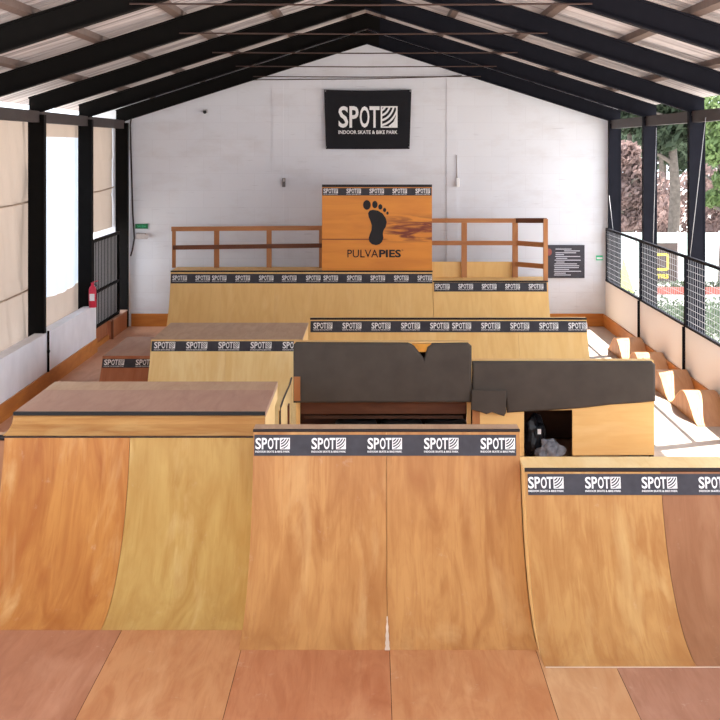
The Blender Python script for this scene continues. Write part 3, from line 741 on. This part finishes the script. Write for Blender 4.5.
# bags in the opening
def lump(name, c, r, mat, label, seed, amp=.35, cat='bag', crease=3.2):
    bm = bmesh.new(); bmesh.ops.create_icosphere(bm, subdivisions=4, radius=1)
    for v in bm.verts:
        d = v.co.normalized(); k = 1 + amp*(noise.noise(d*1.6+Vector((seed,0,0)))) + .13*abs(noise.noise(d*crease*2+Vector((0,seed,0))))
        v.co = Vector((c[0]+d.x*r[0]*k, c[1]+d.y*r[1]*k, max(0.0, c[2]+d.z*r[2]*k)))
    return single(name, bm, mat, (c[0], c[1], 0), label, cat)
yy = 21.9
t = Thing('trash_bag', (PX(534, yy), yy, 0), 'black plastic bag with a white tag inside the square opening', 'bag')
o = lump('bag_body', (PX(534, yy), yy, .27), (.16, .16, .27), M['bag'], '', 3.3)
for k_ in ('label', 'category'): del o[k_]
o.parent = t.e; o.location = (0, 0, 0)
bm = bmesh.new(); box(bm, PX(537.5, yy-.2), PX(541, yy-.2), yy-.215, yy-.205, PZ(434, yy-.2), PZ(429, yy-.2)); t.part('tag', bm, M['white'], rot=None) if False else t.part('tag', bm, M['white'])
lump('plastic_wrap', (PX(550, 21.7), 21.66, .12), (.16, .1, .14), M['clear'], 'crumpled grey clear plastic wrap in front of the black bag', 8.1, .6, 'plastic wrap')

# ------------------------------------------------------------ rollers along the right wall
for k, (yp, lab) in enumerate(((25.35, 'nearest of the four curved plywood rollers along the right wall'), (27.7, 'second nearest of the four curved plywood rollers along the right wall'),
                               (30.05, 'third nearest of the four curved plywood rollers along the right wall'), (32.4, 'farthest of the four curved plywood rollers along the right wall'))):
    xl, xr, L, H = 4.91, XR-.045, 1.14, .36
    t = Thing('roller', ((xl+xr)/2, yp, 0), lab, 'roller', 'pump track rollers')
    N = 24; prof = [(yp-L+2*L*i/N, H*(.5+.5*math.cos(math.pi*(-1+2*i/N)))**.85) for i in range(N+1)]
    bm = bmesh.new(); rows = []; uv = bm.loops.layers.uv.verify()
    for (y, z) in prof: rows.append([bm.verts.new((xl, y, z+.012)), bm.verts.new((xr, y, z+.012)), bm.verts.new((xr, y, z)), bm.verts.new((xl, y, z))])
    for A, B in zip(rows, rows[1:]):
        for q in range(4):
            f = bm.faces.new((A[q], A[(q+1)%4], B[(q+1)%4], B[q])); f.smooth = q in (0, 2)
            for lp in f.loops: lp[uv].uv = (lp.vert.co.x, lp.vert.co.y)
    bm.faces.new(rows[0]); bm.faces.new(rows[-1])
    t.part('riding_surface', bm, M['roller'], uv=False)
    for x in (xl+.01, xr-.025):
        bm = bmesh.new(); prism(bm, [(y, z-.001) for y, z in prof[1:-1]] + [(prof[-2][0], 0), (prof[1][0], 0)], 'x', x, x+.015); t.part('side_panel', bm, M['orange'])

# ------------------------------------------------------------ end wall fittings
yb = 37.66
def banner():
    x0, x1, z0, z1 = PX(324, yb), PX(411.5, yb), PZ(149, yb), PZ(89.5, yb)
    t = Thing('banner', ((x0+x1)/2, yb, z0), 'black cloth banner with white logo high on the white end wall', 'banner')
    bm = bmesh.new(); n, m_ = 30, 20; g = []
    for i in range(n+1):
        r_ = []
        for j in range(m_+1):
            u, v = i/n, j/m_
            x = x0+(x1-x0)*u; z = z0+(z1-z0)*v
            z -= .035*math.sin(math.pi*u)*(1 if v > .5 else .3)*abs(v-.3); x += (.045 if u < .5 else -.045)*(1-v)*abs(2*u-1)
            r_.append(bm.verts.new((x, yb+.02*math.sin(u*9)*(1-v*.5)*.5, z)))
        g.append(r_)
    for i in range(n):
        for j in range(m_): bm.faces.new((g[i][j], g[i+1][j], g[i+1][j+1], g[i][j+1])).smooth = True
    b = t.part('cloth', bm, M['cloth'])
    ww = PX(397.5, yb)-PX(338.5, yb)
    put_logo(b, t.loc, (PX(338.5, yb), yb-.025, PZ(134, yb)), R(90), ww).scale = (ww, ww*1.12, ww)
    for (px_, py_) in ((325.5, 91), (410.3, 91), (326, 147), (409.3, 147)):
        bm = bmesh.new(); tube(bm, [(PX(px_, yb), yb-.025, PZ(py_, yb)), (PX(px_, yb), YE-.012, PZ(py_, yb))], .018, 8); t.part('fixing', bm, M['wire'])
banner()
yw = 37.73
t = Thing('notice_board', (PX(566, yw), yw, PZ(278, yw)), 'charcoal notice with pale lines of text on the end wall beside the timber railing', 'notice')
t.boxp('panel', (PX(547, yw), PX(584.5, yw), yw-.02, yw+.01, PZ(278, yw), PZ(245, yw)), M['info'])
bm = bmesh.new(); y = 248.8
for k, (a, ln) in enumerate(((555.5,17),(564,17),(555.5,22),(555.5,9),(555,27),(556,12),(554.5,28),(556,9),(554.5,24),(554,27),(554.5,26),(554,16),(554,29),(554.5,12),(554,18))):
    zc = PZ(249+k*1.85, yw); box(bm, PX(a, yw), PX(a+ln*.93, yw), yw-.026, yw-.021, zc-.009, zc+.009)
t.part('text_lines', bm, M['text'])
bm = bmesh.new(); poly(bm, [(.05*math.cos(a*.42)*(1.3), .085*math.sin(a*.42)) for a in range(15)])
bm = upright(bm, PX(549, yw), yw-.024, PZ(252, yw)); t.part('round_emblem', bm, M['planter'])
t = Thing('exit_sign', (PX(141.5, yw), yw, PZ(228.5, yw)), 'small green exit sign with white letters at the left of the end wall', 'sign')
t.boxp('panel', (PX(135.3, yw), PX(148, yw), yw-.02, yw+.01, PZ(228.7, yw), PZ(223.8, yw)), M['green'])
t.part('lettering', upright(text_bm('SALIDA', .2, .05, .0), PX(137.5, yw), yw-.024, PZ(227.3, yw)), M['mint'])
t = Thing('exit_sign', (PX(599.5, yw), yw, PZ(260, yw)), 'small mint green sign with a white bar by the right corner of the end wall', 'sign')
t.boxp('panel', (PX(596, yw), PX(602.7, yw), yw-.02, yw+.01, PZ(260.3, yw), PZ(255.5, yw)), M['mint'])
t.boxp('white_bar', (PX(596.6, yw), PX(602.2, yw), yw-.026, yw-.021, PZ(259, yw), PZ(257.2, yw)), M['white'])
t = Thing('emergency_light', (PX(143, yw), yw, PZ(238, yw)), 'pale emergency light fixed just below the green exit sign', 'lamp')
t.boxp('housing', (PX(136, yw), PX(146, yw), yw-.1, yw+.015, PZ(238.8, yw), PZ(233, yw)), M['grey'], bevel=.02)
bm = bmesh.new(); tube(bm, [(PX(147, yw), yw-.14, PZ(236.5, yw)), (PX(147, yw), yw-.05, PZ(236, yw))], [.055, .04], 12); t.part('lamp_head', bm, M['grey'])
bm = bmesh.new()
tube(bm, [(PX(132.5, yw), yw-.05, PZ(112, yw)), (PX(130.5, yw), yw-.05, PZ(125, yw)), (PX(131.5, yw), yw-.03, PZ(165, yw)), (PX(133, yw), yw-.03, PZ(215, yw)), (PX(134.5, yw), yw-.03, PZ(238, yw)), (PX(132.5, yw), yw-.03, PZ(250, yw)), (PX(130.8, yw), yw-.03, PZ(256, yw))], .018, 8)
single('power_cable', bm, M['eave'], (PX(132, yw), yw, PZ(256, yw)), 'dark cable hanging down the end wall beside the left corner post', 'cable')
bm = bmesh.new(); tube(bm, [(PX(129.3, yw), yw-.02, .3), (PX(129.3, yw), yw-.02, PZ(150, yw))], .022, 8)
single('conduit', bm, M['plaster'], (PX(129.3, yw), yw, .3), 'white conduit running up the end wall behind the left corner post', 'conduit')
t = Thing('wall_lamp', (PX(457.5, yw), yw, PZ(187, yw)), 'small white wall fitting to the right of the foot sign', 'wall fitting')
t.boxp('body', (PX(456, yw), PX(459.5, yw), yw-.08, yw+.01, PZ(187, yw), PZ(178, yw)), M['white'], bevel=.015)
bm = bmesh.new(); tube(bm, [(PX(457, yw), yw-.02, PZ(178, yw)), (PX(456.5, yw), yw-.02, PZ(155, yw))], .012, 6); t.part('cable', bm, M['grey'])
t = Thing('switch_box', (PX(284, yw), yw, PZ(187, yw)), 'small dark grey box on the end wall to the left of the foot sign', 'wall fitting')
t.boxp('body', (PX(282.3, yw), PX(285.5, yw), yw-.07, yw+.01, PZ(187, yw), PZ(178, yw)), plain('dark_grey_plastic', (96, 90, 92), .5), bevel=.012)
t.boxp('lid', (PX(282.8, yw), PX(285, yw), yw-.078, yw-.069, PZ(181.5, yw), PZ(178.5, yw)), M['grey'])
t = Thing('camera_dome', (PX(205, yw), yw, PZ(112, yw)), 'tiny pale security camera high on the left of the end wall', 'camera')
t.boxp('base', (PX(203, yw), PX(207.5, yw), yw-.03, yw+.01, PZ(113, yw), PZ(109.5, yw)), M['grey'])
bm = bmesh.new(); tube(bm, [(PX(205.3, yw), yw-.02, PZ(111.5, yw)), (PX(205.3, yw), yw-.13, PZ(112.3, yw))], [.03, .04], 12); t.part('lens', bm, M['black'])
bm = bmesh.new(); tube(bm, [(PX(240, yw), yw-.02, PZ(80, yw)), (PX(366, yw), yw-.02, PZ(79, yw)), (PX(440, yw), yw-.02, PZ(77, yw)), (PX(462, yw), yw-.02, PZ(75.5, yw))], .011, 6)
single('gable_cable', bm, M['rod'], (XC, yw, PZ(78, yw)), 'thin cable strung across the gable just above the black banner', 'cable')

# ------------------------------------------------------------ left end: gate, step, extinguisher
t = Thing('barred_gate', (XL-.1, 34.8, 0), 'black barred steel gate in the last left bay, below the tarpaulin', 'gate')
gx = XL-.1; g0, g1 = 33.15, 36.6; zt = 2.27; zb = .45
def gb(nm, a, b, w_): 
    bm = bmesh.new(); bar(bm, a, b, w_, w_); t.part(nm, bm, M['steel_l'])
gb('hinge_post', (gx, g0, 0), (gx, g0, zt), .08)
gb('frame_bar', (gx, g1, zb), (gx, g1, zt), .05); gb('frame_bar', (gx, g0, zt), (gx, g1, zt), .06); gb('frame_bar', (gx, g0, 1.18), (gx, g1, 1.18), .05); gb('frame_bar', (gx, g0, zb), (gx, g1, zb), .05)
bm = bmesh.new(); k = g0+.2
while k < g1-.05: box(bm, gx-.008, gx+.008, k-.008, k+.008, zb, zt); k += .19
t.part('bars', bm, M['steel_l'])
t.boxp('infill_panel', (gx-.05, gx-.04, g0, g1, zb, zt-.05), translucent('grey_mesh_sheet', (176, 172, 172), .5))
t.boxp('gap_board', (XL-.16, XL-.13, 33.22, 35.17, 0, .43), M['redbrown'])  # board added to close the bright leak below the gate
t = Thing('wooden_step', (XL-.1, 36.2, 0), 'brown plywood step with upright frame in front of the barred gate', 'step')
t.boxp('body', (XL-.34, XL-.03, 35.2, 37.4, 0, .4), M['redbrown'])
t.boxp('tread', (XL-.35, XL-.015, 35.18, 37.42, .4, .425), M['deckpink'])
bm = bmesh.new(); bar(bm, (XL-.02, 35.22, 0), (XL-.02, 35.22, .43), .05, .05); t.part('corner_strip', bm, M['beam'])
ye = 32.55; xe = XL+.16
t = Thing('fire_extinguisher', (xe, ye, .97), 'red fire extinguisher on the low left wall against the second post', 'fire extinguisher')
pr = [(.0, .98), (.07, .98), (.075, 1.0), (.075, 1.34), (.06, 1.39), (.03, 1.42), (.025, 1.45)]
bm = bmesh.new(); g = []
for r_, z in pr: g.append([bm.verts.new((xe-.12+r_*1.05*math.cos(k*math.pi/8), ye-.13+r_*math.sin(k*math.pi/8), z)) for k in range(16)] if r_ else None)
g = [q for q in g if q]
for A, B in zip(g, g[1:]):
    for k in range(16): bm.faces.new((A[k], A[(k+1)%16], B[(k+1)%16], B[k])).smooth = True
bm.faces.new(g[0][::-1]); bm.faces.new(g[-1]); t.part('cylinder', bm, M['red'])
bm = bmesh.new(); box(bm, xe-.15, xe-.09, ye-.16, ye-.1, 1.45, 1.48); bar(bm, (xe-.12, ye-.13, 1.49), (xe-.01, ye-.13, 1.52), .02, .015); t.part('handle', bm, M['red'])
bm = bmesh.new(); tube(bm, [(xe-.09, ye-.13, 1.46), (xe-.03, ye-.14, 1.42), (xe-.035, ye-.14, 1.15)], .011, 8); t.part('hose', bm, M['rubber'])
bm = bmesh.new(); box(bm, xe-.17, xe-.07, ye-.211, ye-.205, 1.12, 1.26); t.part('label_plate', bm, M['white'])
t = Thing('wall_gap_strip', (XL-.02, FY[2]-.2, 0), 'thin dark strip in the gap of the low left wall below the post by the milky window', 'wall strip')  # dark strip that draws the gap between two wall lengths
bm = bmesh.new(); tube(bm, [(XL+.015, FY[2]+.05, .28), (XL+.015, FY[2]+.05, 1.0)], .02, 8); t.part('tube', bm, M['steel_l'])
t.boxp('strip_stub', (XL-.002, XL+.04, FY[2]+.02, FY[2]+.08, .62, .66), M['steel_l'])

# ------------------------------------------------------------ outdoors, seen through the right side
bm = bmesh.new()
box(bm, 5.85, 80, -20, 160, -.4, -.15); box(bm, -60, -6.1, -20, 160, -.4, -.15); box(bm, -60, 80, 38.2, 160, -.4, -.151)
structure('ground', bm, M['pave'], recalc=False)
def leaf_cloud(bm, c, r, n, size, seed):
    rnd = random.Random(seed)
    for _ in range(n):
        while True:
            p = Vector((rnd.uniform(-1, 1), rnd.uniform(-1, 1), rnd.uniform(-1, 1)))
            if .3 < p.length < 1: break
        p = Vector((c[0]+p.x*r[0], c[1]+p.y*r[1], c[2]+p.z*r[2]))
        a = Vector((rnd.gauss(0, 1), rnd.gauss(0, 1), rnd.gauss(0, 1))).normalized(); b = a.orthogonal().normalized()
        s = size*rnd.uniform(.6, 1.4); q = b.cross(a)
        bm.faces.new([bm.verts.new(p+b*s), bm.verts.new(p+q*s*.45), bm.verts.new(p-b*s), bm.verts.new(p-q*s*.45)])
def tree(name, label, x, y, h, trunk_r, clumps, mat, seed, size=.22, group='garden trees', n=650, base=-.15):
    t = Thing(name, (x, y, base), label, 'tree', group)
    rnd = random.Random(seed)
    bm = bmesh.new(); tube(bm, [(x, y, base), (x+.1, y, h*.35), (x-.05, y, h*.7), (x, y, h*.95)], [trunk_r, trunk_r*.85, trunk_r*.6, trunk_r*.2], 10); t.part('trunk', bm, M['bark'])
    for k in range(4):
        zz = h*(.4+.13*k); a = rnd.uniform(0, 6.28); bm = bmesh.new(); L = h*.2
        tube(bm, [(x, y, zz), (x+L*.5*math.cos(a), y+L*.5*math.sin(a), zz+L*.3), (x+L*math.cos(a), y+L*math.sin(a), zz+L*.4)], [trunk_r*.4, trunk_r*.3, trunk_r*.12], 7); t.part('branch', bm, M['bark'])
    bm = bmesh.new()
    for k, (dx, dy, dz, r_) in enumerate(clumps): leaf_cloud(bm, (x+dx, y+dy, dz), (r_, r_, r_*.75), n, size, seed*31+k)
    t.part('foliage', bm, M[mat])
Y1 = 70
tree('garden_tree', 'tall dark tree with a bare straight trunk seen in the middle right window', PX(673, Y1), Y1, 6.6, .28,
     [(-.6,0,4.7,1.0),(.5,0,5.6,1.1),(-.3,.3,6.4,1.2),(1.0,0,4.9,.8),(-1.0,.2,6.0,.9)], 'pine', 3)
tree('garden_tree', 'pinkish bushy tree seen in the window bay next to the end wall', PX(628, 58), 58, 4.2, .15,
     [(-.2,0,2.5,.7),(.3,.2,3.3,.7),(-.1,0,4.0,.6),(.4,.1,2.3,.6),(.1,0,1.6,.5)], 'pink', 5, .13)
tree('garden_tree', 'dark green tree top above the pinkish bush in the far window bay', PX(630, 85), 85, 7.5, .2,
     [(-.4,0,5.8,1.2),(.6,0,6.6,1.2),(0,0,7.4,1.1),(.9,0,5.2,.8)], 'pine', 6)
tree('garden_tree', 'fresh light green leafy tree at the right edge of the picture', PX(722, 50), 50, 5.6, .15,
     [(0,0,4.9,.75),(-.25,0,4.1,.6),(.3,.1,4.3,.8),(0,0,5.5,.8),(.2,0,3.2,.5),(-.2,.2,2.6,.35)], 'leaf', 9, .12)
tree('garden_tree', 'distant broad tree filling the gap beside the pinkish bush', PX(612, 125)+4, 125, 7.5, .2,
     [(-1.5,0,3.6,1.8),(1.0,0,4.2,1.8),(0,0,6.0,1.8),(3.0,0,3.4,1.6),(-3,0,4.6,1.5)], 'hedge', 15, .25)
tree('garden_tree', 'distant broad tree behind the light green tree at the right edge', PX(705, 115), 115, 7.5, .2,
     [(-1.5,0,3.6,1.8),(1.0,0,4.2,1.8),(0,0,6.0,1.8),(3.0,0,3.4,1.6),(-3,0,4.6,1.5)], 'pine', 16, .25)
tree('garden_tree', 'distant grey green tree behind the tall bare trunk', PX(660, 110), 110, 8.0, .2,
     [(-1.0,0,4.6,1.5),(1.5,0,5.2,1.6),(.3,0,6.6,1.6),(-1.6,0,6.2,1.3),(3.0,0,4.0,1.4)], 'hedge', 12, .25)
bm = bmesh.new()
rnd = random.Random(4)
for k in range(60): leaf_cloud(bm, (rnd.uniform(9, 24), rnd.uniform(72, 84), rnd.uniform(.0, 2.6)), (1.4, 1.2, 1.0), 260, .19, 200+k)
single('shrubbery', bm, M['pink'], (15, 78, 0), 'brownish dry bank of shrubs behind the glass garden fence', 'shrubs')['kind'] = 'stuff'
bm = bmesh.new()
for k in range(70): leaf_cloud(bm, (rnd.uniform(6.5, 9.2), rnd.uniform(33.5, 41.5), rnd.uniform(-.1, .25)), (.45, .5, .3), 160, .05, 400+k)
single('hedge', bm, M['hedge'], (7, 39, 0), 'low grey green hedge right outside the mesh railing', 'hedge')['kind'] = 'stuff'
# glass fence
yg = 52
t = Thing('glass_fence', (13, yg, -.15), 'pale greenish glass fence across the garden behind the brown sign', 'fence')
for k in range(8):
    xa = 7.2+k*1.35
    t.boxp('glass_panel', (xa+.04, xa+1.31, yg-.01, yg+.01, -.02, 1.45), M['cyan'])
    t.boxp('fence_post', (xa-.02, xa+.02, yg-.03, yg+.03, -.15, 1.5), M['grey'])
# brown sign with yellow logo
yq = 48.5; x0, x1 = PX(642, yq), PX(677.5, yq); z0, z1 = PZ(283, yq), PZ(243, yq)
t = Thing('garden_sign', ((x0+x1)/2, yq, -.15), 'brown garden sign with a yellow rounded square and letters, outside the right windows', 'sign')
t.boxp('board', (x0, x1, yq, yq+.06, z0, z1), M['signbrown'])
for xx in (x0+.12, x1-.12): t.boxp('leg', (xx-.03, xx+.03, yq+.06, yq+.12, -.15, z1-.1), M['grey'])
c = ((PX(661, yq)), PZ(262, yq)); w_, h_ = .24, .26; rb = .09; outer, inner = [], []
for (sx, sz, a0) in ((1, 1, 0), (-1, 1, 90), (-1, -1, 180), (1, -1, 270)):
    for a in range(0, 91, 15):
        outer.append((c[0]+sx*(w_-rb)+rb*math.cos(R(a0+a)), c[1]+sz*(h_-rb)+rb*math.sin(R(a0+a))))
        inner.append((c[0]+sx*(w_-rb)+(rb-.07)*math.cos(R(a0+a)), c[1]+sz*(h_-rb)+(rb-.07)*math.sin(R(a0+a))))
bm = bmesh.new(); A = [bm.verts.new((p[0], yq-.008, p[1])) for p in outer]; B = [bm.verts.new((p[0], yq-.008, p[1])) for p in inner]
for i in range(len(A)): bm.faces.new((A[i], A[(i+1) % len(A)], B[(i+1) % len(A)], B[i]))
t.part('rounded_square', bm, M['yellowp'])
t.part('lettering', upright(text_bm('mas', .38, .14, .02), PX(656, yq), yq-.008, PZ(278.5, yq)), M['yellowp'])
t = Thing('garden_planter', (11, 47.6, -.15), 'long low red planter of green plants below the brown garden sign', 'planter')
t.boxp('trough', (PX(655, 47.6), 16, 47.4, 47.9, -.15, PZ(287, 47.6)), M['planter'])
bm = bmesh.new()
for k in range(60): leaf_cloud(bm, (rnd.uniform(PX(656, 47.6)+.1, 15.8), 47.65, PZ(284.5, 47.6)), (.2, .2, .12), 60, .05, 700+k)
t.part('plants', bm, M['hedge'])
bm = bmesh.new(); x = PX(625, 46)
v = [bm.verts.new(p) for p in ((x-.25, 45.8, -.15), (x+.32, 45.9, -.15), (x+.1, 46.4, -.15), (x-.05, 46.05, PZ(257, 46)))]
for q in ((0,1,3), (1,2,3), (2,0,3), (2,1,0)): bm.faces.new([v[i] for i in q])
single('lime_flag', bm, M['lime'], (x, 46, -.15), 'pointed lime green cloth standing outside the window bay by the end wall', 'cloth')
